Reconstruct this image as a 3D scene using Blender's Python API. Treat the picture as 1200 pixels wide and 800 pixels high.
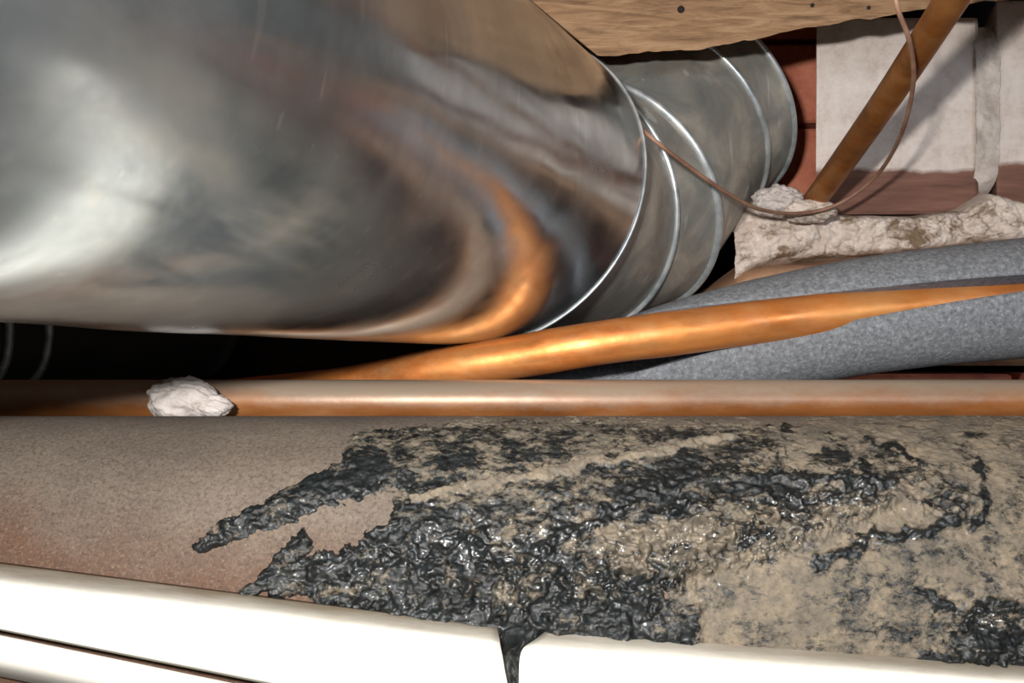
import bpy, bmesh, math, random
import numpy as np
from mathutils import Vector, Matrix
S = bpy.context.scene
COL = S.collection
for o in list(bpy.data.objects): bpy.data.objects.remove(o)

# ------------------------------------------------------------------ camera, world, light, exposure
F = 1200.0                                   # focal length in pixels of the 1200x800 frame
cam = bpy.data.cameras.new('camera'); cam.sensor_width = 36; cam.lens = 36.0 * F / 1200
cam.clip_start = 0.01; cam.clip_end = 50
camo = bpy.data.objects.new('camera', cam); COL.objects.link(camo)
camo.location = (0, 0, 0); camo.rotation_euler = (math.pi/2, 0, 0)
S.camera = camo
S.view_settings.view_transform = 'Standard'; S.view_settings.look = 'None'
S.view_settings.gamma = 1; S.view_settings.use_curve_mapping = False
S.view_settings.exposure = 0.0
W = bpy.data.worlds.new('world'); S.world = W; W.use_nodes = True
W.node_tree.nodes['Background'].inputs[0].default_value = (0.72, 0.82, 1.0, 1)
W.node_tree.nodes['Background'].inputs[1].default_value = 0.30
def area(name, loc, target, size, power, color=(1, 1, 1)):
    l = bpy.data.lights.new(name, 'AREA'); l.shape = 'RECTANGLE'; l.size = size[0]; l.size_y = size[1]
    l.energy = power; l.color = color
    o = bpy.data.objects.new(name, l); COL.objects.link(o); o.location = loc
    o.rotation_euler = (Vector(target) - Vector(loc)).to_track_quat('-Z', 'Y').to_euler()
    return o
FLASH = area('camera_flash', (-0.085, -0.06, 0.072), (0.08, 0.8, 0.04), (0.035, 0.02), 7.4, (1.0, 0.97, 0.93))
FILL = area('added_fill_light', (0.75, -0.9, 0.35), (0.9, 0.6, -0.2), (0.5, 0.4), 8.0, (0.80, 0.88, 1.0))  # added cool fill outside the view, brightens the right wall the duct reflects

def P(px, py, Y):                            # world point seen at a pixel of the photograph, at depth Y
    return Vector(((px - 600) / F * Y, Y, (400 - py) / F * Y))

# ------------------------------------------------------------------ numpy value noise
_rng = np.random.RandomState(7)
_T = _rng.rand(256, 256)
def vnoise(u, v):
    u = np.asarray(u, float); v = np.asarray(v, float)
    iu = np.floor(u).astype(int); iv = np.floor(v).astype(int); fu = u - iu; fv = v - iv
    fu = fu*fu*(3-2*fu); fv = fv*fv*(3-2*fv)
    a = _T[iu & 255, iv & 255]; b = _T[(iu+1) & 255, iv & 255]; c = _T[iu & 255, (iv+1) & 255]; d = _T[(iu+1) & 255, (iv+1) & 255]
    return (a*(1-fu)+b*fu)*(1-fv)+(c*(1-fu)+d*fu)*fv
def fbm(u, v, n=4, g=0.5):
    s = 0; a = 1; t = 0
    for k in range(n):
        s = s + a*vnoise(u*2**k+17.3*k, v*2**k+5.1*k); t += a; a *= g
    return s/t                               # 0..1

# ------------------------------------------------------------------ materials
def lin(c): return tuple(((x/255)/12.92 if x/255 <= 0.04045 else ((x/255+0.055)/1.055)**2.4) for x in c)
class M:
    def __init__(s, name):
        s.m = bpy.data.materials.new(name); s.m.use_nodes = True; s.t = s.m.node_tree
        s.b = s.t.nodes['Principled BSDF']; s.co = s.t.nodes.new('ShaderNodeTexCoord')
    def n(s, typ, **kw):
        nd = s.t.nodes.new(typ)
        for k, v in kw.items():
            if k.startswith('i_'): nd.inputs[k[2:].replace('_', ' ')].default_value = v
            else: setattr(nd, k, v)
        return nd
    def l(s, a, b): s.t.links.new(a, b)
    def vec(s, scale=(1, 1, 1), rot=(0, 0, 0)):
        mp = s.n('ShaderNodeMapping'); mp.inputs['Scale'].default_value = scale; mp.inputs['Rotation'].default_value = rot
        s.l(s.co.outputs['Object'], mp.inputs[0]); return mp.outputs[0]
    def noise(s, sc, det=5, rough=0.55, scale=(1, 1, 1), dist=0.0, rot=(0, 0, 0)):
        nd = s.n('ShaderNodeTexNoise'); nd.inputs['Scale'].default_value = sc; nd.inputs['Detail'].default_value = det
        nd.inputs['Roughness'].default_value = rough; nd.inputs['Distortion'].default_value = dist
        s.l(s.vec(scale, rot), nd.inputs['Vector']); return nd.outputs['Fac']
    def ramp(s, fac, stops):
        r = s.n('ShaderNodeValToRGB'); e = r.color_ramp.elements
        while len(e) < len(stops): e.new(0.5)
        for k, (p, c) in enumerate(stops):
            e[k].position = p
            e[k].color = (c, c, c, 1) if isinstance(c, (int, float)) else (*lin(c), 1)
        s.l(fac, r.inputs[0]); return r.outputs[0]
    def mix(s, fac, a, b, blend='MIX'):
        x = s.n('ShaderNodeMix', data_type='RGBA', blend_type=blend)
        for v, i in ((fac, 0), (a, 6), (b, 7)):
            if isinstance(v, (int, float)): x.inputs[i].default_value = v
            elif isinstance(v, tuple): x.inputs[i].default_value = (*lin(v), 1)
            else: s.l(v, x.inputs[i])
        return x.outputs[2]
    def col(s, c):
        if isinstance(c, tuple): s.b.inputs['Base Color'].default_value = (*lin(c), 1)
        else: s.l(c, s.b.inputs['Base Color'])
        return s
    def set(s, **kw):
        for k, v in kw.items():
            k = k.replace('_', ' ')
            if isinstance(v, (int, float)): s.b.inputs[k].default_value = v
            else: s.l(v, s.b.inputs[k])
        return s
    def bump(s, h, strength=0.3, dist=0.001):
        b = s.n('ShaderNodeBump'); b.inputs['Strength'].default_value = strength; b.inputs['Distance'].default_value = dist
        s.l(h, b.inputs['Height'])
        if s.b.inputs['Normal'].is_linked: s.l(s.b.inputs['Normal'].links[0].from_socket, b.inputs['Normal'])
        s.l(b.outputs[0], s.b.inputs['Normal']); return s

def madd(m, a, k, b):
    n_ = m.n('ShaderNodeMath', operation='MULTIPLY_ADD')
    m.l(a, n_.inputs[0]); n_.inputs[1].default_value = k
    if isinstance(b, (int, float)): n_.inputs[2].default_value = b
    else: m.l(b, n_.inputs[2])
    return n_.outputs[0]

def copper(name, stops, dusty, rough=0.35):
    m = M(name)
    c = m.ramp(m.noise(14, 6, 0.6, (1, 3, 3)), stops)
    c = m.mix(m.ramp(m.noise(60, 5, 0.7, (0.6, 1, 1)), [(0.45, 0.0), (0.75, 0.5)]), c, dusty)
    m.col(c).set(Metallic=0.55, Roughness=m.ramp(m.noise(40, 4), [(0.3, rough-0.08), (0.7, rough+0.2)]))
    m.bump(m.noise(160, 4), 0.25, 0.0006); return m
m_orange = copper('bright_copper', [(0.25, (160, 84, 38)), (0.5, (214, 132, 66)), (0.78, (236, 170, 100))], (214, 168, 120), 0.38)
# front pipe: dust lies on its upper side in patches
m_front = M('dusty_copper')
c = m_front.ramp(m_front.noise(10, 6, 0.6, (1, 3, 3)), [(0.3, (112, 66, 32)), (0.55, (150, 94, 50)), (0.75, (178, 126, 84))])
g = m_front.n('ShaderNodeNewGeometry'); sx = m_front.n('ShaderNodeSeparateXYZ'); m_front.l(g.outputs['Normal'], sx.inputs[0])
ad = m_front.n('ShaderNodeMath', operation='MULTIPLY_ADD'); m_front.l(m_front.noise(20, 8, 0.75, (0.5, 1, 1)), ad.inputs[0]); ad.inputs[1].default_value = 2.2; m_front.l(sx.outputs['Z'], ad.inputs[2])
c = m_front.mix(m_front.ramp(madd(m_front, ad.outputs[0], 0.5, 0.0), [(0.42, 0.0), (0.9, 0.9)]), c, (160, 144, 126))
m_front.col(c).set(Metallic=0.2, Roughness=0.4).bump(m_front.noise(150, 4), 0.25, 0.0005)
m_rust = copper('tarnished_brass', [(0.25, (110, 66, 30)), (0.5, (158, 98, 46)), (0.78, (186, 132, 78))], (150, 120, 80), 0.36)
m_wire = M('brown_wire'); m_wire.col(m_wire.ramp(m_wire.noise(40), [(0.3, (120, 84, 66)), (0.7, (172, 134, 112))])).set(Roughness=0.55)

def zinc(name, dark, mid, light, rough, metal, grime, bumpd=0.0004, sc=9):
    m = M(name)
    c = m.ramp(m.noise(sc, 7, 0.62, (1, 1, 1), 0.6), [(0.28, dark), (0.5, mid), (0.75, light)])
    c = m.mix(m.ramp(m.noise(22, 6, 0.7), [(0.5, 0.0), (0.8, 0.45)]), c, grime)
    scr = m.ramp(m.noise(70, 3, 0.5, (1, 1, 0.06), 0.2), [(0.66, 0.0), (0.72, 0.5)])
    c = m.mix(scr, c, (222, 224, 222))
    if metal > 0.9:                          # fine scratches in a few directions and small chalky spots
        for k, ro in enumerate(((0.5, 0.3, 0.2), (1.4, 0.9, 0.1), (0.1, 2.2, 0.9))):
            ln = m.ramp(m.noise(150, 2, 0.5, (1, 1, 0.035), 0.1, ro), [(0.69, 0.0), (0.73, 0.4)])
            c = m.mix(ln, c, (238, 240, 240))
        c = m.mix(m.ramp(m.noise(6, 8, 0.7, (1, 1, 1), 0.8), [(0.5, 0.0), (0.8, 0.5)]), c, (140, 146, 152))
    m.col(c).set(Metallic=metal, Roughness=m.ramp(m.noise(14, 6, 0.65, (1, 1, 1), 0.4), [(0.3, rough-0.05), (0.75, rough+0.16)]))
    m.bump(m.noise(5, 3, 0.5), 0.5, 0.01*bumpd/0.0004*0.4)
    (m.bump(m.noise(90, 4, 0.6), 0.2, bumpd) if metal < 0.9 else None); return m
m_duct = zinc('shiny_galvanised_steel', (160, 168, 174), (200, 208, 213), (236, 240, 242), 0.15, 0.95, (176, 166, 156))
m_elbow = zinc('dull_galvanised_steel', (124, 128, 126), (166, 164, 156), (214, 206, 190), 0.44, 0.32, (158, 126, 92), 0.0004, 20)
m_bead = M('bright_steel_edge'); m_bead.col(m_bead.ramp(m_bead.noise(60), [(0.35, (170, 180, 184)), (0.7, (240, 243, 244))])).set(Metallic=0.6, Roughness=0.35)
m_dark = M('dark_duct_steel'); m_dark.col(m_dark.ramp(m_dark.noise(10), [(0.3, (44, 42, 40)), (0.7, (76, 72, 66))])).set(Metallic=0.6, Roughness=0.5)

m_soil = M('rusty_iron_pipe')
c = m_soil.ramp(m_soil.noise(22, 12, 0.78, (0.6, 1, 1)), [(0.3, (92, 81, 73)), (0.5, (112, 100, 89)), (0.72, (132, 119, 105))])
g = m_soil.n('ShaderNodeSeparateXYZ'); m_soil.l(m_soil.co.outputs['Object'], g.inputs[0])
# rust band on the side of the pipe, strongest towards the left end
f = madd(m_soil, g.outputs['Z'], -18.0, 0.9)          # 0 at axis height, grows downwards
f = madd(m_soil, g.outputs['X'], -2.4, f)
f = madd(m_soil, m_soil.noise(16, 7, 0.7), 1.0, f)
c = m_soil.mix(m_soil.ramp(f, [(0.35, 0.0), (1.25, 0.85)]) if False else m_soil.ramp(madd(m_soil, f, 0.5, 0.0), [(0.33, 0.0), (0.62, 0.85)]), c, (92, 60, 40))
c = m_soil.mix(m_soil.ramp(m_soil.noise(520, 5, 0.8), [(0.46, 0.0), (0.66, 0.75)]), c, (58, 48, 43))
c = m_soil.mix(m_soil.ramp(m_soil.noise(610, 4, 0.8, (1, 1.1, 1)), [(0.52, 0.0), (0.72, 0.5)]), c, (150, 136, 118))
m_soil.col(c).set(Roughness=0.82).bump(m_soil.noise(480, 5, 0.75), 0.6, 0.0008)

m_tar = M('black_tar')
at = m_tar.n('ShaderNodeAttribute', attribute_name='dust')
dn = madd(m_tar, madd(m_tar, m_tar.noise(380, 8, 0.75, (0.7, 1, 1), 0.5), 0.9, m_tar.noise(90, 8, 0.72, (0.7, 1, 1), 0.8)), 1.35, madd(m_tar, at.outputs['Fac'], 0.5, 0.0))
dmask = m_tar.ramp(madd(m_tar, dn, 0.5, 0.0), [(0.60, 0.0), (0.65, 0.45), (0.73, 1.0)])
blk = m_tar.ramp(m_tar.noise(260, 8, 0.75), [(0.38, (4, 5, 6)), (0.66, (38, 43, 44))])
tan = m_tar.ramp(m_tar.noise(60, 12, 0.8), [(0.28, (74, 68, 61)), (0.46, (110, 101, 88)), (0.6, (134, 121, 102)), (0.8, (148, 124, 92))])
m_tar.col(m_tar.mix(dmask, blk, tan))
gl = m_tar.n('ShaderNodeAttribute', attribute_name='gloss')
rg = m_tar.n('ShaderNodeMix', data_type='FLOAT'); m_tar.l(gl.outputs['Fac'], rg.inputs[0])
m_tar.l(m_tar.ramp(dmask, [(0.0, 0.45), (0.35, 0.6), (0.9, 0.85)]), rg.inputs[2]); m_tar.l(m_tar.ramp(dmask, [(0.0, 0.2), (0.35, 0.28), (0.9, 0.5)]), rg.inputs[3])
m_tar.set(Roughness=rg.outputs[0], Coat_Weight=gl.outputs['Fac'], Coat_Roughness=0.16, Coat_IOR=1.6).bump(m_tar.noise(170, 8, 0.66, (0.8, 1, 1), 0.2), 0.6, 0.002)

m_foam = M('grey_pipe_foam')
m_foam.col(m_foam.ramp(m_foam.noise(330, 4, 0.8), [(0.34, (88, 91, 95)), (0.55, (124, 127, 131)), (0.74, (160, 163, 167))])).set(Roughness=0.75, Specular_IOR_Level=0.4)
m_foam.bump(m_foam.noise(480, 3, 0.7), 0.6, 0.0012)
m_foamcut = M('grey_foam_cut_face'); m_foamcut.col(m_foamcut.ramp(m_foamcut.noise(300, 3), [(0.3, (84, 88, 96)), (0.7, (112, 116, 124))])).set(Roughness=0.9)

m_white = M('dirty_white_board')
c = m_white.ramp(m_white.noise(8, 6, 0.65, (1, 2, 2)), [(0.3, (222, 216, 202)), (0.6, (238, 234, 224))])
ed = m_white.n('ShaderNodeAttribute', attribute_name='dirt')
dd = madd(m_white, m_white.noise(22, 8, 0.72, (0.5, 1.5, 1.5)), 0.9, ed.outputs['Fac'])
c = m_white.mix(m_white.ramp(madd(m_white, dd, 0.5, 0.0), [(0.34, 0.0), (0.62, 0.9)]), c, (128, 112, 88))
m_white.col(c).set(Roughness=0.5).bump(m_white.noise(120, 4), 0.15, 0.0005)

m_wood = M('old_joist_timber')
c = m_wood.ramp(m_wood.noise(22, 12, 0.75, (0.8, 3, 7), 0.8), [(0.3, (88, 64, 46)), (0.5, (146, 112, 80)), (0.7, (178, 148, 114))])
c = m_wood.mix(m_wood.ramp(m_wood.noise(34, 5, 0.7, (0.5, 2, 3)), [(0.56, 0.0), (0.7, 0.7)]), c, (84, 60, 42))
m_wood.col(c).set(Roughness=0.8).bump(m_wood.noise(60, 6, 0.65, (0.25, 3, 6)), 0.5, 0.001)
m_wood2 = M('ceiling_boards_wood'); m_wood2.col(m_wood2.ramp(m_wood2.noise(10, 6, 0.6, (1, 5, 5)), [(0.3, (104, 78, 56)), (0.7, (158, 128, 96))])).set(Roughness=0.85)

m_block = M('whitewashed_block')        # whitewash stops short of the foot of the block and leaves bare red-brown brick
c = m_block.ramp(m_block.noise(34, 12, 0.78), [(0.28, (190, 172, 160)), (0.5, (228, 214, 204)), (0.75, (246, 240, 232))])
g = m_block.n('ShaderNodeSeparateXYZ'); m_block.l(m_block.co.outputs['Object'], g.inputs[0])
h = madd(m_block, g.outputs['Z'], 60.0, 0.0)
h = madd(m_block, m_block.noise(14, 6, 0.6, (1, 1, 1)), 1.1, h)
bare = m_block.ramp(m_block.noise(20, 7, 0.65, (0.4, 1, 4)), [(0.3, (96, 66, 56)), (0.55, (132, 94, 80)), (0.78, (158, 122, 104))])
c = m_block.mix(m_block.ramp(h, [(0.35, 0.0), (0.62, 1.0)]), bare, c)
m_block.col(c).set(Roughness=0.9).bump(m_block.noise(90, 6, 0.7), 0.5, 0.0012)
m_block2 = M('whitewashed_mortar'); m_block2.col(m_block2.ramp(m_block2.noise(50, 10, 0.75), [(0.3, (170, 156, 146)), (0.7, (232, 222, 212))])).set(Roughness=0.9).bump(m_block2.noise(200, 5, 0.7), 0.6, 0.0012)
def brickm(name, a, b, c_):
    m = M(name); m.col(m.ramp(m.noise(25, 7, 0.7), [(0.3, a), (0.55, b), (0.78, c_)])).set(Roughness=0.9).bump(m.noise(110, 5, 0.7), 0.5, 0.0012); return m
m_brick = brickm('red_brick', (176, 96, 72), (214, 132, 104), (226, 158, 132))
m_brick2 = brickm('sandy_brick', (140, 98, 72), (176, 136, 104), (200, 170, 140))
m_brick_shade = brickm('shade_dark_brick', (26, 21, 19), (38, 30, 27), (50, 40, 35))  # brick darkened so its colour carries the shade below the duct; nails share it
m_mortar = M('crumbly_mortar')
c = m_mortar.ramp(m_mortar.noise(60, 10, 0.75), [(0.3, (190, 172, 158)), (0.6, (226, 212, 200)), (0.8, (240, 230, 220))])
c = m_mortar.mix(m_mortar.ramp(m_mortar.noise(32, 8, 0.7, (0.6, 1, 1), 0.5), [(0.50, 0.0), (0.57, 0.9)]), c, (120, 96, 68))
c = m_mortar.mix(m_mortar.ramp(m_mortar.noise(8, 6, 0.7), [(0.55, 0.0), (0.75, 0.5)]), c, (168, 126, 112))
m_mortar.col(c).set(Roughness=0.95).bump(m_mortar.noise(110, 6, 0.7), 0.6, 0.002)
m_lump = M('pale_mortar'); m_lump.col(m_lump.ramp(m_lump.noise(60, 6, 0.7), [(0.3, (176, 164, 158)), (0.7, (226, 218, 212))])).set(Roughness=0.95).bump(m_lump.noise(160, 5, 0.7), 0.6, 0.0015)
m_conc = M('concrete'); m_conc.col(m_conc.ramp(m_conc.noise(4, 7, 0.65), [(0.3, (112, 112, 110)), (0.7, (150, 148, 142))])).set(Roughness=0.9)
m_plaster = M('old_brown_plaster'); m_plaster.col(m_plaster.ramp(m_plaster.noise(4, 7, 0.65), [(0.3, (120, 98, 80)), (0.7, (170, 148, 124))])).set(Roughness=0.9)

# ------------------------------------------------------------------ mesh helpers
def link(name, me, mat, parent=None, smooth=True):
    o = bpy.data.objects.new(name, me); COL.objects.link(o)
    if mat is not None and not me.materials: me.materials.append(mat.m)
    if smooth and len(me.polygons): me.polygons.foreach_set('use_smooth', [True]*len(me.polygons))
    if parent is not None:
        o.parent = parent; o.matrix_parent_inverse = Matrix.Translation(-parent.location) if parent.location.length else Matrix()
    return o
def mesh(name, V, Fc): me = bpy.data.meshes.new(name); me.from_pydata([tuple(v) for v in V], [], Fc); me.update(); return me
def grid(V, nu, nv, cu=False, cv=False):     # faces of an nu x nv vertex grid (index i*nv+j)
    f = []
    for i in range(nu if cu else nu-1):
        for j in range(nv if cv else nv-1):
            a = i*nv+j; b = ((i+1) % nu)*nv+j; c_ = ((i+1) % nu)*nv+(j+1) % nv; d = i*nv+(j+1) % nv
            f.append((a, b, c_, d))
    return f
def tag(o, label=None, cat=None, group=None, kind=None):
    if label: o['label'] = label
    if cat: o['category'] = cat
    if group: o['group'] = group
    if kind: o['kind'] = kind
    return o
def empty(name, loc, label, cat, group=None):
    o = bpy.data.objects.new(name, None); COL.objects.link(o); o.location = loc; o.empty_display_size = 0.02
    return tag(o, label, cat, group)
def catmull(pts, k=12):
    pts = [np.array(p, float) for p in pts]; Q = [2*pts[0]-pts[1]]+pts+[2*pts[-1]-pts[-2]]; out = []
    for i in range(1, len(Q)-2):
        p0, p1, p2, p3 = Q[i-1:i+3]
        for t in np.linspace(0, 1, k, endpoint=False):
            out.append(0.5*((2*p1)+(-p0+p2)*t+(2*p0-5*p1+4*p2-p3)*t*t+(-p0+3*p1-3*p2+p3)*t**3))
    out.append(pts[-1]); return np.array(out)
def frames(C):
    T = np.gradient(C, axis=0); T /= np.linalg.norm(T, axis=1)[:, None]
    a = np.cross(T[0], [0, 0, 1.0]); a = a if np.linalg.norm(a) > 1e-3 else np.cross(T[0], [1.0, 0, 0]); a /= np.linalg.norm(a); A = []
    for t in T:
        a = a - t*(a@t); a /= np.linalg.norm(a); A.append(a)
    A = np.array(A); return T, A, np.cross(T, A)
def tube(name, pts, r, mat, parent=None, k=12, seg=32, wob=0.0, closed=False, smoothpath=True, cap=True):
    C = catmull(pts, k) if smoothpath else np.array([list(p) for p in pts], float)
    if closed: C = np.array([list(p) for p in pts], float)
    n = len(C); T, A, B = frames(C)
    if closed:
        T = np.roll(C, -1, 0)-np.roll(C, 1, 0); T /= np.linalg.norm(T, axis=1)[:, None]
        ctr = C.mean(0); A = C-ctr; A -= T*(A*T).sum(1)[:, None]; A /= np.linalg.norm(A, axis=1)[:, None]; B = np.cross(T, A)
    th = np.linspace(0, 2*np.pi, seg, endpoint=False)
    rr = np.broadcast_to(np.asarray(r, float), (n,)) if np.ndim(r) else np.full(n, float(r))
    if wob: rr = rr*(1+wob*(fbm(np.arange(n)*0.11, np.zeros(n)+3, 3)-0.5)*2)
    V = C[:, None, :]+rr[:, None, None]*(np.cos(th)[None, :, None]*A[:, None, :]+np.sin(th)[None, :, None]*B[:, None, :])
    fc = grid(V, n, seg, closed, True)
    if cap and not closed: fc += [tuple(range(seg-1, -1, -1)), tuple((n-1)*seg+j for j in range(seg))]
    return link(name, mesh(name, V.reshape(-1, 3), fc), mat, parent)
def box(name, lo, hi, mat, parent=None, bev=0.0, seg=2, rough=0.0):
    bm = bmesh.new(); bmesh.ops.create_cube(bm, size=1)
    for v in bm.verts: v.co = Vector([lo[k]+(v.co[k]+0.5)*(hi[k]-lo[k]) for k in range(3)])
    if bev: bmesh.ops.bevel(bm, geom=bm.edges[:], offset=bev, segments=seg, affect='EDGES', profile=0.6)
    if rough:
        rr = random.Random(hash((round(lo[0], 3), round(lo[2], 3))) & 255)
        for v in bm.verts: v.co += Vector([rr.uniform(-1, 1)*rough for _ in range(3)])
    me = bpy.data.meshes.new(name); bm.to_mesh(me); bm.free()
    return link(name, me, mat, parent, smooth=False)
def blob(name, centre, rad, mat, parent=None, seed=0, amp=0.35, freq=2.2, sub=5):
    bm = bmesh.new(); bmesh.ops.create_icosphere(bm, subdivisions=sub, radius=1)
    for v in bm.verts:
        n = v.co.normalized()
        a = fbm((n.x*freq+9+seed)+n.z*1.3, n.y*freq+4+n.z*freq+seed*3, 5, 0.55)-0.5
        b = fbm(n.x*freq*3+n.z*2+seed, n.z*freq*3+n.y*2+7, 3, 0.6)-0.5
        v.co = Vector([centre[k]+n[k]*rad[k]*(1+amp*2*a+amp*0.5*b) for k in range(3)])
    me = bpy.data.meshes.new(name); bm.to_mesh(me); bm.free()
    return link(name, me, mat, parent)
def unit(v): v = np.array(v, float); return v/np.linalg.norm(v)
def ring(C, n, r, N=128, m=None):            # circle (or slanted cut of a tube) as points
    C = np.array(C, float); n = unit(n); a = unit(np.cross(n, [0, 0, 1.0])); b = np.cross(n, a)
    t = np.linspace(0, 2*np.pi, N, endpoint=False)[:, None]; Q = C+r*(np.cos(t)*a+np.sin(t)*b)
    if m is not None:
        m = np.array(m, float); Q = Q+(-((Q-C)@m)/(n@m))[:, None]*n
    return Q

# ------------------------------------------------------------------ the setting
YB = 0.96; YR = 1.12
floor = tag(box('floor', (-2.2, -2.2, -1.25), (2.2, 1.7, -1.2), m_conc), 'dark concrete cellar floor', kind='structure')
ceiling = tag(box('ceiling', (-2.2, -2.2, 0.46), (2.2, 1.7, 0.50), m_wood2), 'old floorboards over the pipes', kind='structure')
wall_left = tag(box('wall_left', (-2.25, -2.2, -1.2), (-2.2, 1.7, 0.46), m_plaster), kind='structure')
wall_right = tag(box('wall_right', (1.3, -2.2, -1.2), (1.35, 1.7, 0.46), m_conc), kind='structure')
wall_front = tag(box('wall_front', (-2.2, -2.25, -1.2), (2.2, -2.2, 0.46), m_plaster), kind='structure')
wall_back = tag(box('wall_back', (-2.2, 1.19, -1.2), (2.2, 1.36, 0.46), m_brick_shade, bev=0), 'old brick cellar wall behind the pipes', kind='structure')
def X(px, Y=YB): return (px-600)/F*Y
def Z(py, Y=YB): return (400-py)/F*Y
# two whitewashed blocks, joint between them, red bricks, the crumbling bed and the course below it
def block(x0, x1, z0, z1):
    o = box('block', (x0-x0, 0, 0), (x1-x0, 0.10, z1-z0), m_block, None, 0.003, 2, 0.0008)
    # finer front so the object space whitewash line sits 43 mm above the foot
    for v in o.data.vertices: v.co.x += 0.31*v.co.y     # the blocks lie skewed in the wall
    o.data.transform(Matrix.Translation((0, 0, -0.043)))
    o.location = (x0, YB, z0+0.043); o.parent = wall_back
    return o
block(X(956), X(1146), Z(251), Z(20)); block(X(1168), X(1372), Z(244), Z(0))
block(X(1395), X(1600), Z(244), Z(0))
for k in range(4):                           # red brickwork set back beside the blocks
    z0 = 0.147+0.092*k
    for i in range(6):
        x1 = X(985, YR)-0.222*i-(0 if k % 2 else 0.0)
        box('brick', (x1-0.214, YR, z0), (x1, YR+0.09, z0+0.086), m_brick, wall_back, 0.003, 1, 0.001)
for k in range(-6, 2):                       # courses lower down, mostly in the dark behind the pipes
    z0 = 0.045+0.068*(k-1)
    for i in range(5):
        x0 = 0.16+0.222*i+(0.11 if k % 2 else 0)
        box('brick', (x0, YB+0.03-(0.03 if k == 1 else 0), z0), (x0+0.214, YB+0.11, z0+0.060), m_brick2 if k > -1 else m_brick, wall_back, 0.003, 1, 0.001)
def slab(name, outline_top, outline_bot, Y, depth, mat, parent, n=160, m=36, amp=0.006, seed=0, fr=30):
    # rough slab whose front face follows two height curves, bulging towards the room
    xs = np.linspace(outline_top[0][0], outline_top[-1][0], n)
    zt = np.interp(xs, [p[0] for p in outline_top], [p[1] for p in outline_top])
    zb = np.interp(xs, [p[0] for p in outline_bot], [p[1] for p in outline_bot])
    V = []
    for i in range(n):
        for j in range(m):
            t = j/(m-1)
            z = zt[i]*(1-t)+zb[i]*t
            prof = (1-abs(2*t-1)**7)
            e = (fbm(xs[i]*fr+seed, z*fr+seed*2, 5, 0.6)-0.5)*2
            e3 = (fbm(xs[i]*fr*4+seed, z*fr*4+seed*2, 3, 0.6)-0.5)*2
            e2 = (fbm(xs[i]*fr*1.3+seed+40, np.array(0.5), 4, 0.6)-0.5)*2
            V.append((xs[i], Y+depth*(1-prof)-amp*(e+0.5*e3)*prof, z+(e2*amp*0.7 if j in (0, 1) else 0)))
    return link(name, mesh(name, V, grid(None, n, m)), mat, parent)
def pts(L, Y=YB): return [(X(a, Y), Z(b, Y)) for a, b in L]
Yb = YB-0.035
slab('mortar_bed', pts([(862, 258), (880, 234), (905, 212), (930, 216), (960, 238), (1010, 245), (1080, 246), (1135, 238), (1170, 216), (1210, 230), (1500, 230)], Yb),
     pts([(862, 345), (880, 328), (905, 316), (930, 312), (960, 308), (1010, 304), (1080, 298), (1135, 292), (1170, 290), (1210, 286), (1500, 272)], Yb), Yb, 0.07, m_mortar, wall_back, 420, 70, 0.010, 3, 34)
slab('brick_ledge', pts([(815, 352), (880, 306), (960, 301), (1080, 288), (1200, 279), (1500, 259)], Yb-0.008), pts([(815, 400), (1500, 400)], Yb-0.008), Yb-0.008, 0.06, m_brick2, wall_back, 160, 24, 0.002, 9, 20)
slab('mortar_joint', pts([(1144, 20), (1172, 20)], YB-0.006), pts([(1144, 232), (1172, 226)], YB-0.006), YB-0.006, 0.03, m_block2, wall_back, 12, 90, 0.003, 5, 60)
blob('mortar_collar', P(912, 236, 0.915), (0.022, 0.02, 0.014), m_lump, wall_back, 2, 0.4, 2.5)
blob('mortar_collar', P(948, 248, 0.90), (0.024, 0.014, 0.010), m_mortar, wall_back, 5, 0.4, 2.5)

# joist across the top, notched over the duct
def joist():
    Y0, Y1 = 0.80, 0.845
    out = [(700, 66), (760, 61), (812, 58), (852, 50), (905, 40), (960, 31), (1020, 20), (1100, 8), (1200, -3), (1500, -40)]
    bot = catmull([(X(a, Y0), 0, Z(b, Y0)) for a, b in out], 10)
    top = 0.44
    n = len(bot); V = []
    for Yk in (Y0, Y1):
        for i, p in enumerate(bot):
            w = (fbm(np.array(p[0]*60), np.array(2.0), 4)-0.5)*0.006
            V.append((p[0], Yk, p[2]+w+(0.018 if Yk > Y0 else 0)))
        for i, p in enumerate(bot):
            x = p[0] if i else -0.06
            V.append((p[0]-0.26*(1-i/(n-1)), Yk, top))
    q = 2*n; fc = []
    for i in range(n-1):
        fc.append((i, i+1, n+i+1, n+i)); fc.append((q+i, q+n+i, q+n+i+1, q+i+1))
        fc.append((i, q+i, q+i+1, i+1)); fc.append((n+i, n+i+1, q+n+i+1, q+n+i))
    fc.append((0, n, q+n, q)); fc.append((n-1, q+n-1, q+2*n-1, 2*n-1))
    return link('timber_joist', mesh('timber_joist', V, fc), m_wood, None, False)
j = tag(joist(), 'rough sawn timber joist crossing above the elbow of the duct', 'joist')

for px_, py_, r_ in ((798, 11, 0.0028), (952, 6, 0.0016), (1018, 9, 0.0016)):
    nl = tube('nail', [P(px_, py_, 0.803), P(px_, py_, 0.7995), P(px_, py_, 0.7985)], r_, m_brick_shade, None, 3, 16); nl.parent = j
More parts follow.
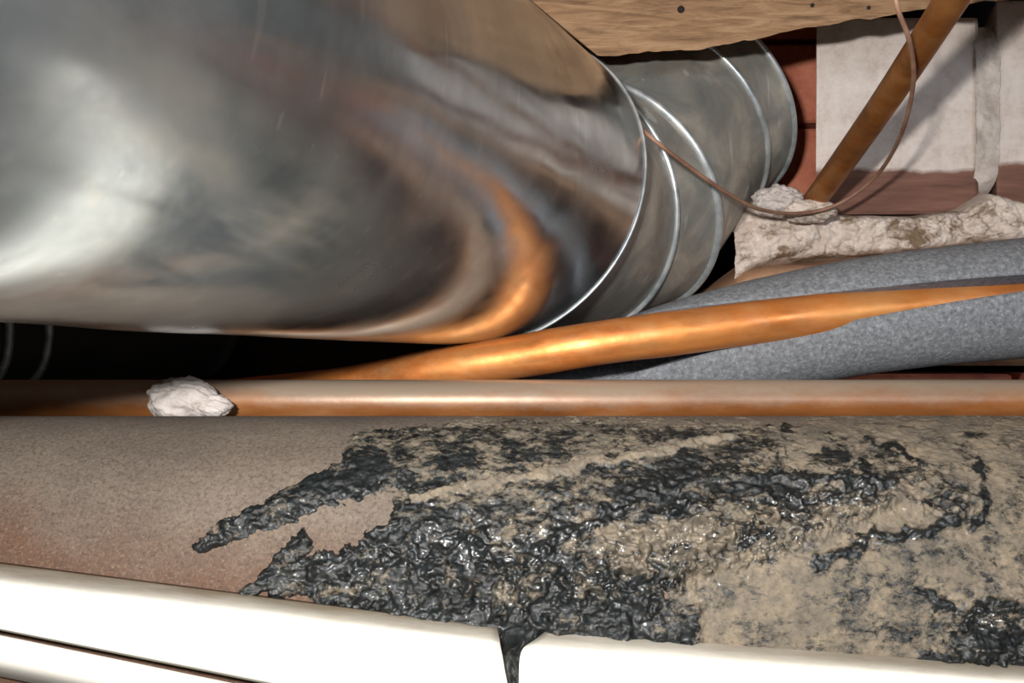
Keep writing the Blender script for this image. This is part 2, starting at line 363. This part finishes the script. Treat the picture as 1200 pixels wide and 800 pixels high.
# ------------------------------------------------------------------ main duct
C0 = np.array([-0.01694, 0.7676, 0.11633]); n0 = unit([0.42424, 1, -0.02646]); m0 = np.array([0.43468, 1, -0.2912])
duct = empty('round_duct', tuple(C0), 'large shiny galvanised steel duct filling the upper left', 'duct')
def duct_shell():
    N, K = 192, 150; V = []
    end = ring(C0, n0, 0.12, N, m0)
    a = unit(np.cross(n0, [0, 0, 1.0])); b = np.cross(n0, a)
    L = 1.5
    for layer in (0, 1):
        for i in range(K):
            t = (i/(K-1))**1.3*L
            for j_ in range(N):
                p = end[j_]-n0*t
                th = 2*math.pi*j_/N
                radial = math.cos(th)*a+math.sin(th)*b
                dent = (fbm(np.array(t*7+2), np.array(3+2.2*math.sin(th)+1.7*math.cos(th)), 3, 0.45)-0.5)*0.0030*min(1, t*8)
                V.append(p+radial*(dent-0.0012*layer))
    f = [(x[0], x[1], x[2], x[3]) for x in grid(None, K, N, False, True)]
    o2 = K*N
    f2 = [(d+o2, c_+o2, b_+o2, a_+o2) for a_, b_, c_, d in f]
    f3 = [(j_, o2+j_, o2+(j_+1) % N, (j_+1) % N) for j_ in range(N)]
    return mesh('shell', V, f+f2+f3)
link('shell', duct_shell(), m_duct, duct)
e = tube('rolled_edge', ring(C0+n0*0.0006, n0, 0.1203, 160, m0), 0.0011, m_bead, duct, closed=True, seg=10)
e['label'] = 'bright rolled steel edge'

# elbow of gores turning up and away behind the main duct
RG = [(C0-n0*0.05, n0, 0.112), ((0.0347, 0.8754, 0.1135), (0.505, 0.821, 0.266), 0.112), ((0.0814, 0.9222, 0.1261), (0.552, 0.664, 0.504), 0.112),
      ((0.1445, 0.9978, 0.2033), (0.589, 0.556, 0.586), 0.112), ((0.1812, 1.028, 0.238), (0.637, 0.479, 0.605), 0.112)]
elbow = empty('duct_elbow', (0.0347, 0.8754, 0.1135), 'dull grey segmented elbow duct coming out of the shiny duct end', 'duct')
rings = [ring(*r) for r in RG]
al = []
for k, Q in enumerate(rings):                # align start vertices between rings
    if k:
        s = int(np.argmin([np.sum((np.roll(Q, -q, 0)-al[-1])**2) for q in range(128)])); Q = np.roll(Q, -s, 0)
    al.append(Q)
for k in range(4):
    A_, B_ = al[k], al[k+1]; nseg = 10; V = []
    for i in range(nseg+1):
        t = i/nseg
        for q in range(128):
            p = A_[q]*(1-t)+B_[q]*t
            c_ = np.array(RG[k][0])*(1-t)+np.array(RG[k+1][0])*t
            d = unit(p-c_); w = (fbm(np.array(q*0.12+k*9), np.array(t*2+k*3.0), 2)-0.5)*0.002*math.sin(math.pi*t)
            V.append(p+d*w)
    link('gore', mesh('gore', V, grid(None, nseg+1, 128, False, True)), m_elbow, elbow)
for k, rr in ((1, 0.0024), (2, 0.0032), (3, 0.0026), (4, 0.0026)):
    b_ = tube('seam_bead', ring(RG[k][0], RG[k][1], RG[k][2]+0.0012, 160), rr, m_bead, elbow, closed=True, seg=10); b_['label'] = 'bright raised seam'
E4 = np.array(RG[4][0])
V = np.concatenate([al[4]*1.0, ring(E4+np.array([0.0, 0.10, 0.04]), (0.1, 1, 0.2), 0.09)])
s = int(np.argmin([np.sum((np.roll(V[128:], -q, 0)-al[4])**2) for q in range(128)]))
V[128:] = np.roll(V[128:], -s, 0)
link('collar', mesh('collar', V, grid(None, 2, 128, False, True)), m_elbow, elbow)
def on_elbow(px, py, Y, sz):
    o = blob('rivet', P(px, py, Y), (sz, sz, sz), m_rust, elbow, 3, 0.1, 1, 2); o['label'] = 'small brown screw head'
on_elbow(824, 286, 0.885, 0.0026)

# second duct low on the left, behind, in the dark
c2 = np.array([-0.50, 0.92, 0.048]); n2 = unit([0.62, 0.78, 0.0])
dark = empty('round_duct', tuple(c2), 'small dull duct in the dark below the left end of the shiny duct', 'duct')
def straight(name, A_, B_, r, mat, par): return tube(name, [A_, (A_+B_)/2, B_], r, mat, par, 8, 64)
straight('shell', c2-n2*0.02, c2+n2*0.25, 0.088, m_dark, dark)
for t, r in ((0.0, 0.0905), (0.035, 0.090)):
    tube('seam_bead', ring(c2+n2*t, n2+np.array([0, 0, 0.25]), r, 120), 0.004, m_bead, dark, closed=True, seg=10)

# ------------------------------------------------------------------ pipes
SY, SZ, SR = 0.583, -0.1427, 0.10
soil = empty('soil_pipe', (0, SY, SZ), 'big rusty iron drain pipe smeared with black tar across the bottom', 'pipe')
def soil_shell():
    n, m = 260, 160; xs = np.linspace(-0.75, 0.75, n); V = []
    for x in xs:
        for q in range(m):
            th = 2*math.pi*q/m
            V.append((x, -SR*math.cos(th), SR*math.sin(th)))
    f = grid(None, n, m, False, True)+[tuple(range(m)), tuple((n-1)*m+q for q in range(m-1, -1, -1))]
    return mesh('pipe_shell', V, f)
ps = link('pipe_shell', soil_shell(), m_soil); ps.parent = soil

def tar():
    xs = np.arange(-0.20, 0.42, 0.00062); th = np.arange(math.radians(-62), math.radians(100), 0.0062)
    XX, TT = np.meshgrid(xs, th, indexing='ij')
    y0 = SY-SR*np.cos(TT); z0 = SZ+SR*np.sin(TT)
    px = 600+F*XX/y0; py = 400-F*z0/y0
    U = XX*100; Vv = TT*SR*100                # centimetres on the pipe surface
    wob = (fbm(U*1.2, Vv*1.2, 4)-0.5); wob2 = (fbm(U*1.2+50, Vv*1.2+80, 4)-0.5)
    qx = px+wob*26; qy = py+wob2*20
    def stroke(L):                            # signed field, 1 on the line, 0 at its edge
        best = np.full(px.shape, -9.0)
        for (ax, ay, ar), (bx, by, br) in zip(L[:-1], L[1:]):
            dx, dy = bx-ax, by-ay
            t = np.clip(((qx-ax)*dx+(qy-ay)*dy)/(dx*dx+dy*dy), 0, 1)
            r = ar+(br-ar)*t
            best = np.maximum(best, 1-np.hypot(qx-ax-t*dx, qy-ay-t*dy)/r)
        return best
    A = np.full(px.shape, -9.0)
    for L in ([(232, 641, 9), (300, 607, 14), (370, 578, 20), (430, 548, 26)],
              [(435, 540, 34), (540, 528, 36), (660, 525, 34), (780, 522, 30), (900, 520, 26)],
              [(440, 625, 26), (500, 615, 56), (600, 620, 84), (720, 625, 92), (840, 605, 74), (960, 585, 48), (1050, 565, 34), (1120, 585, 30)],
              [(285, 695, 8), (350, 672, 26), (450, 682, 48), (560, 705, 60), (680, 722, 60), (800, 735, 30)],
              [(300, 692, 9), (350, 640, 14), (385, 600, 16)],
              [(1120, 755, 34), (1215, 725, 44)]):
        A = np.maximum(A, stroke(L))
    hole = stroke([(372, 620, 22), (440, 602, 20)])
    A = np.minimum(A, -hole*1.2+0.15)
    rag = (fbm(U*3, Vv*3+9, 5, 0.6)-0.5)*0.9
    rag2 = (fbm(U*4.5+5, Vv*5.5+19, 3, 0.6)-0.5)*1.4
    mA = np.clip((A+rag*0.45+rag2*0.30)*3.0, 0, 1)
    # dusty crust on the right and along the top
    Cc = np.maximum(stroke([(840, 680, 60), (960, 680, 90), (1080, 660, 95), (1230, 660, 100)]), stroke([(960, 540, 50), (1100, 540, 60), (1250, 560, 70)]))
    Cc = np.maximum(Cc, stroke([(1000, 610, 60), (1150, 610, 60), (1300, 650, 100), (1500, 650, 100)]))
    Cc = np.maximum(Cc, stroke([(800, 755, 46), (900, 740, 50), (1150, 750, 40)]))
    mC = np.clip((Cc+rag*0.4+rag2*0.3)*2.0, 0, 1)
    ridge = np.zeros(px.shape)
    def add(L, h, k=1.0):
        s = np.clip(stroke(L), 0, 1); return h*np.sqrt(s*(2-s)*1.0)*k
    line = np.clip(stroke([(485, 583, 5), (600, 561, 6), (700, 541, 7), (860, 514, 5)]), 0, 1)
    blackl = [[(950, 662, 7), (1000, 646, 10), (1012, 632, 9)], [(1020, 622, 7), (1040, 630, 8), (1072, 628, 9), (1112, 612, 8)], [(1150, 540, 6), (1152, 605, 7), (1138, 616, 9)],
              [(970, 530, 8), (988, 540, 9)], [(1010, 545, 9), (1018, 552, 9)], [(1020, 515, 3), (1075, 540, 6)], [(1080, 690, 4), (1110, 712, 8)], [(1120, 735, 6), (1160, 700, 6)],
              [(1150, 710, 10), (1200, 712, 10)], [(620, 650, 9), (690, 615, 12), (800, 570, 8), (850, 560, 8)], [(700, 600, 6), (810, 555, 9), (950, 562, 9), (1050, 572, 9)],
              [(800, 590, 6), (780, 605, 6)], [(1080, 765, 8), (1200, 770, 14)], [(900, 500, 3), (930, 506, 4)], [(560, 640, 5), (530, 625, 5)]]
    bl = np.zeros(px.shape)
    for L in blackl: bl = np.maximum(bl, np.clip(stroke(L), 0, 1))
    lumps = fbm(U*1.0+3, Vv*1.5, 3, 0.5); fine = fbm(U*3+1, Vv*3.6, 3, 0.5)
    ridgy = 1-np.abs(fbm((U-Vv*0.6)*0.7+30, (Vv+U*0.35)*1.6+7, 3, 0.45)-0.5)*5     # sharp folds in the tar
    lower = np.clip((py-560)/90, 0, 1)
    knob = np.clip(fbm(U*1.9+60, Vv*2.3+31, 3, 0.5)-0.42, 0, 1)*3.2
    h = 0.62*mA**1.6*(0.0006+(0.0034*lumps**1.5*2+0.0010*np.clip(ridgy, 0, 1)**2)*(0.35+0.85*lower)+0.0036*knob*(0.15+lower)+0.0022*(fine-0.4))
    bright = np.exp(-(((px-830)/190)**2+((py-640-(830-px)*0.22)/34)**2))   # thick folded roll in the middle
    h = h+mA*bright*(0.0030*np.clip(ridgy+0.2, 0, 1.2)+0.0070*knob)
    h = h+mC*(0.0006+0.0014*(fine-0.35))
    h = h+0.0020*np.sqrt(np.clip(line, 0, 1))*(0.5+fine)+(0.0016*np.sqrt(np.clip(bl*(2-bl), 0, 1))*(py > 560)+0.0006*bl)*(0.5+fine)
    M_ = np.maximum(np.maximum(mA, mC), np.maximum((line > 0.05)*1.0, (bl > 0.05)*1.0))
    h = np.where(M_ > 0.02, h, -0.0012)
    tips = stroke([(232, 641, 9), (300, 607, 16), (370, 578, 20), (430, 548, 26)])
    dust = -0.22+0.25*np.clip((575-py)/60, 0, 1)+0.12*(h*1000-3)*0.3
    dust = dust+0.55*(fbm(U*0.9+11, Vv*1.3+2, 4)-0.46)*1.6
    dust = dust+0.28*np.exp(-(((px-590)/130)**2+((py-600)/34)**2))
    dust = dust+0.30*np.exp(-(((px-760)/120)**2+((py-635)/30)**2))
    dust = dust-0.35*np.exp(-(((px-480)/130)**2+((py-650)/40)**2))-0.30*np.exp(-(((px-600)/280)**2+((py-730)/26)**2))
    dust = dust+0.22*np.clip((px-780)/250, 0, 1)
    dust = np.where(tips > 0, np.minimum(dust, -0.25), dust)
    dust = np.where(mC > mA*1.01, 0.30+0.9*(fbm(U*0.9+70, Vv*1.2, 5, 0.6)-0.5), dust)
    dust = dust-0.9*np.clip(bl*1.6, 0, 1)*(1.3-0.9*fine); dust = dust+0.9*np.clip(line*2, 0, 1)
    dust = dust-0.5*np.exp(-(((px-1160)/70)**2+((py-745)/28)**2))
    dust = np.clip(dust-0.03+0.35*np.clip((506-py)/12, 0, 1), -0.45, 0.5)+0.6*np.clip(line*2, 0, 1)
    Y_ = -(SR+h)*np.cos(TT); Z_ = (SR+h)*np.sin(TT)
    n, m = px.shape
    idx = np.arange(n*m).reshape(n, m)
    keep = M_ > 0.02
    kf = keep[:-1, :-1] | keep[1:, :-1] | keep[1:, 1:] | keep[:-1, 1:]
    fa = np.stack([idx[:-1, :-1], idx[1:, :-1], idx[1:, 1:], idx[:-1, 1:]], -1)[kf]
    used = np.unique(fa); mp = np.full(n*m, -1); mp[used] = np.arange(len(used)); fa = mp[fa]
    co = np.stack([XX, Y_, Z_], -1).reshape(-1, 3)[used].astype(np.float32)
    me = bpy.data.meshes.new('tar_coating')
    me.vertices.add(len(co)); me.vertices.foreach_set('co', co.ravel())
    me.loops.add(fa.size); me.loops.foreach_set('vertex_index', fa.ravel().astype(np.int32))
    me.polygons.add(len(fa)); me.polygons.foreach_set('loop_start', np.arange(0, fa.size, 4, dtype=np.int32)); me.polygons.foreach_set('loop_total', np.full(len(fa), 4, np.int32))
    me.update(calc_edges=True); me.validate()
    a = me.attributes.new('dust', 'FLOAT', 'POINT'); a.data.foreach_set('value', dust.ravel()[used].astype(np.float32))
    G = lambda cx, cy, sx_, sy_, k: k*np.exp(-(((px-cx)/sx_)**2+((py-cy)/sy_)**2))
    gloss = bright*1.0+G(560, 650, 190, 50, 0.40)+G(1060, 622, 70, 16, 1.0)+G(1150, 718, 45, 22, 1.1)+G(930, 640, 90, 16, 0.5)+0.10*mA
    gloss = np.clip(gloss, 0, 1)*np.clip((fbm(U*1.3, Vv*1.6+90, 3)-0.32)*4, 0, 1)*np.where(mC > mA*1.01, 0.55, 1.0)
    a = me.attributes.new('gloss', 'FLOAT', 'POINT'); a.data.foreach_set('value', np.clip(gloss, 0, 1).ravel()[used].astype(np.float32))
    return me
tr = link('tar_coating', tar(), m_tar); tr.parent = soil; tr['label'] = 'lumpy black tar repair smeared over the pipe, dusty in places'

# tar squeezed down between the two white boards
def drip():
    rows = [(724, 560, 660), (740, 581, 637), (752, 585, 622), (765, 587, 609), (780, 591, 609), (800, 596, 609), (830, 603, 612), (860, 608, 616)]
    ys = np.linspace(724, 860, 60); V = []
    for y in ys:
        a = np.interp(y, [r[0] for r in rows], [r[1] for r in rows])-3; b = np.interp(y, [r[0] for r in rows], [r[2] for r in rows])+3
        for t in np.linspace(0, 1, 30):
            Yd = np.interp(y, [724, 745, 770, 860], [0.481, 0.476, 0.466, 0.462])
            e_ = (fbm(np.array(y*0.06), np.array(t*4.0), 4)-0.5)*0.006
            p = P(a+(b-a)*t, y, Yd-0.003*math.sin(math.pi*t)+e_+0.004); V.append((p.x, p.y-SY, p.z-SZ))
    me = mesh('tar_drip', V, grid(None, 60, 30)); a = me.attributes.new('dust', 'FLOAT', 'POINT'); a.data.foreach_set('value', [-0.45]*1800); return me
td = link('tar_drip', drip(), m_tar); td.parent = soil; td['label'] = 'black tar run hanging in the gap between the white boards'

def rod(name, stations, r, mat, label, cat, parent=None, wob=0.0, **kw):
    o = tube(name, [P(*s_) for s_ in stations], r, mat, None, 14, 40, wob, **kw)
    return tag(o, label, cat)
front = [Vector((x, 0.68, -0.0394)) for x in (-0.75, -0.4, 0, 0.4, 0.75)]
tag(tube('copper_pipe', front, 0.0141, m_front, None, 30, 40, 0.01), 'straight dusty copper pipe lying along the top of the drain pipe', 'pipe')
rod('copper_pipe', [(60, 492, 0.80), (250, 470, 0.765), (400, 455, 0.735), (500, 435, 0.712), (600, 419, 0.70), (700, 402, 0.69), (800, 389, 0.69), (900, 376, 0.692), (1000, 366, 0.696), (1200, 347, 0.705), (1500, 322, 0.71)],
    0.0150, m_orange, 'bright orange copper pipe emerging from the split grey foam', 'pipe', wob=0.03)
rod('copper_pipe', [(942, 254, 0.94), (960, 228, 0.90), (1035, 122, 0.76), (1118, -5, 0.63), (1190, -120, 0.54)], 0.0104, m_rust,
    'tarnished brown pipe slanting down from the joist into the mortar', 'pipe')
tag(tube('wire', [P(*s_) for s_ in [(748, 148, 0.745), (768, 165, 0.735), (800, 190, 0.755), (850, 225, 0.79), (890, 245, 0.83), (935, 250, 0.87), (980, 240, 0.875), (1025, 208, 0.85), (1055, 160, 0.765), (1070, 100, 0.69), (1066, 50, 0.645), (1052, 10, 0.62), (1045, -30, 0.62)]],
         0.0016, m_wire, None, 14, 10), 'thin brown wire looping from the duct end past the slanting pipe', 'wire')

# split foam tube
def foam():
    st = [  # px, outer centre py, centre Y, Ro, upper lip angle, lower lip angle (0 = towards the room, + up)
        (612, 470, 0.752, 0.026, 85, 25), (660, 460, 0.752, 0.034, 85, 12), (700, 450, 0.750, 0.039, 80, 6), (760, 428, 0.745, 0.041, 66, 0), (830, 408, 0.735, 0.041, 48, -1),
        (900, 391, 0.728, 0.041, 36, -1), (1000, 372, 0.722, 0.0415, 27, 0), (1100, 359, 0.718, 0.0415, 24, 4), (1200, 349, 0.715, 0.042, 21, 8), (1232, 346, 0.714, 0.042, 20, 9)]
    S_ = np.array(st, float); D = catmull(S_, 12)
    n = len(D); Vo = []; K = 64
    for i, (px, py, Yc, Ro, up, lo) in enumerate(D):
        c_ = np.array(P(px, py, Yc)); Ri = Ro-0.0145
        a = np.radians(np.linspace(up, 360+lo, K)); rr = Ro*(1+0.02*(fbm(np.array(i*0.12), np.array(1.0), 3)-0.5))
        prof = []
        for k, t in enumerate(a):
            prof.append((t, rr))
        for t in a[::-1]: prof.append((t, Ri))
        for t, r in prof: Vo.append(c_+np.array([0, -r*math.cos(t), r*math.sin(t)]))
    m = 2*K
    f = grid(None, n, m, False, True)
    me = mesh('foam', Vo, f+[tuple(range(m)), tuple((n-1)*m+q for q in range(m-1, -1, -1))])
    me.materials.append(m_foam.m); me.materials.append(m_foamcut.m)
    for p in me.polygons:
        q = p.index % m
        if p.index < (n-1)*m and (q == K-1 or q == m-1): p.material_index = 1
    return me
fo = link('foam_insulation', foam(), None); tag(fo, 'grey foam pipe insulation split open around the orange copper pipe', 'insulation')
# keep the cut edges crisp
for p in fo.data.polygons:
    if p.material_index == 1: p.use_smooth = False

# pale mortar lump
lp = blob('mortar_lump', P(214, 468, 0.645), (0.021, 0.016, 0.014), m_lump, None, 4, 0.34, 2.0)
tag(lp, 'pale crumbly mortar lump caught beside the dusty copper pipe', 'rubble')
tag(blob('mortar_lump', P(250, 476, 0.640), (0.012, 0.010, 0.0075), m_lump, None, 8, 0.30, 2.0), 'smaller pale mortar crumb against the right side of the larger lump', 'rubble')

# ------------------------------------------------------------------ white boards
def board(name, L, R_, groove, label, n=90, skew=0.0):
    # L, R_: lists of profile points (px, py, Y, dirt) at the two ends, back-top edge first, then down the front
    A_ = catmull([list(P(*p[:3]))+[p[3]] for p in L], 6); B_ = catmull([list(P(*p[:3]))+[p[3]] for p in R_], 6)
    m = len(A_); V = []; D = []
    for i in range(n):
        t = i/(n-1)
        for q in range(m):
            v = A_[q]*(1-t)+B_[q]*t; V.append(v[:3]); D.append(v[3])
    back = []
    for i in range(n):                        # close the back
        t = i/(n-1); a = A_[0]*(1-t)+B_[0]*t; b_ = A_[-1]*(1-t)+B_[-1]*t
        V.append((b_[0], b_[1]+0.0, b_[2])); D.append(0.0)
    f = grid(None, n, m)
    f = [x for x in f]
    for i in range(n-1): f.append((i*m, (i+1)*m, (i+1)*m+m-1, i*m+m-1)[::-1])
    f.append(tuple(range(m))); f.append(tuple((n-1)*m+q for q in range(m-1, -1, -1)))
    me = mesh(name, V[:n*m], f)
    a = me.attributes.new('dirt', 'FLOAT', 'POINT'); a.data.foreach_set('value', D[:n*m])
    o = link(name, me, m_white); tag(o, label, 'board', 'white boards under the drain pipe'); return o
board('white_board',
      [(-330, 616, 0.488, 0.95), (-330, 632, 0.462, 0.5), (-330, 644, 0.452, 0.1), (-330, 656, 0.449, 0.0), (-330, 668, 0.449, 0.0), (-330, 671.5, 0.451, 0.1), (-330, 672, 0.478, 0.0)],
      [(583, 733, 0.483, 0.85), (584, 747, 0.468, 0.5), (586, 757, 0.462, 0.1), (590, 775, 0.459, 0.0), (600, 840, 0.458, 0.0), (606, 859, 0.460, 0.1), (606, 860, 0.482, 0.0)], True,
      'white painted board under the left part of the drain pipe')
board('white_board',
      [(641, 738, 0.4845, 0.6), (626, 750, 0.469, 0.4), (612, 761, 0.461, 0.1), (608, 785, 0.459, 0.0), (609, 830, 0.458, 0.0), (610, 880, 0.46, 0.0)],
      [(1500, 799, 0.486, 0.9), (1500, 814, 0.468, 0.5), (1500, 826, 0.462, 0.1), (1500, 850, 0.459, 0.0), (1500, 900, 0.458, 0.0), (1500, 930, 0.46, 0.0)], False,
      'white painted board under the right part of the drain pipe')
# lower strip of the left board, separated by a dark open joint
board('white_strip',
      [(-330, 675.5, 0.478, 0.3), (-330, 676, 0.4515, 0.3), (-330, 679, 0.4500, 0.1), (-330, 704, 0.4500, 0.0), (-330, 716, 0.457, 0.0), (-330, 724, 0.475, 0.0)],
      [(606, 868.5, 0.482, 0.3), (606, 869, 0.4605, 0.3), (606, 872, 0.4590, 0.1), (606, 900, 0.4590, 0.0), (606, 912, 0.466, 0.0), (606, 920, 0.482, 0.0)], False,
      'narrow white strip fixed below the left white board')
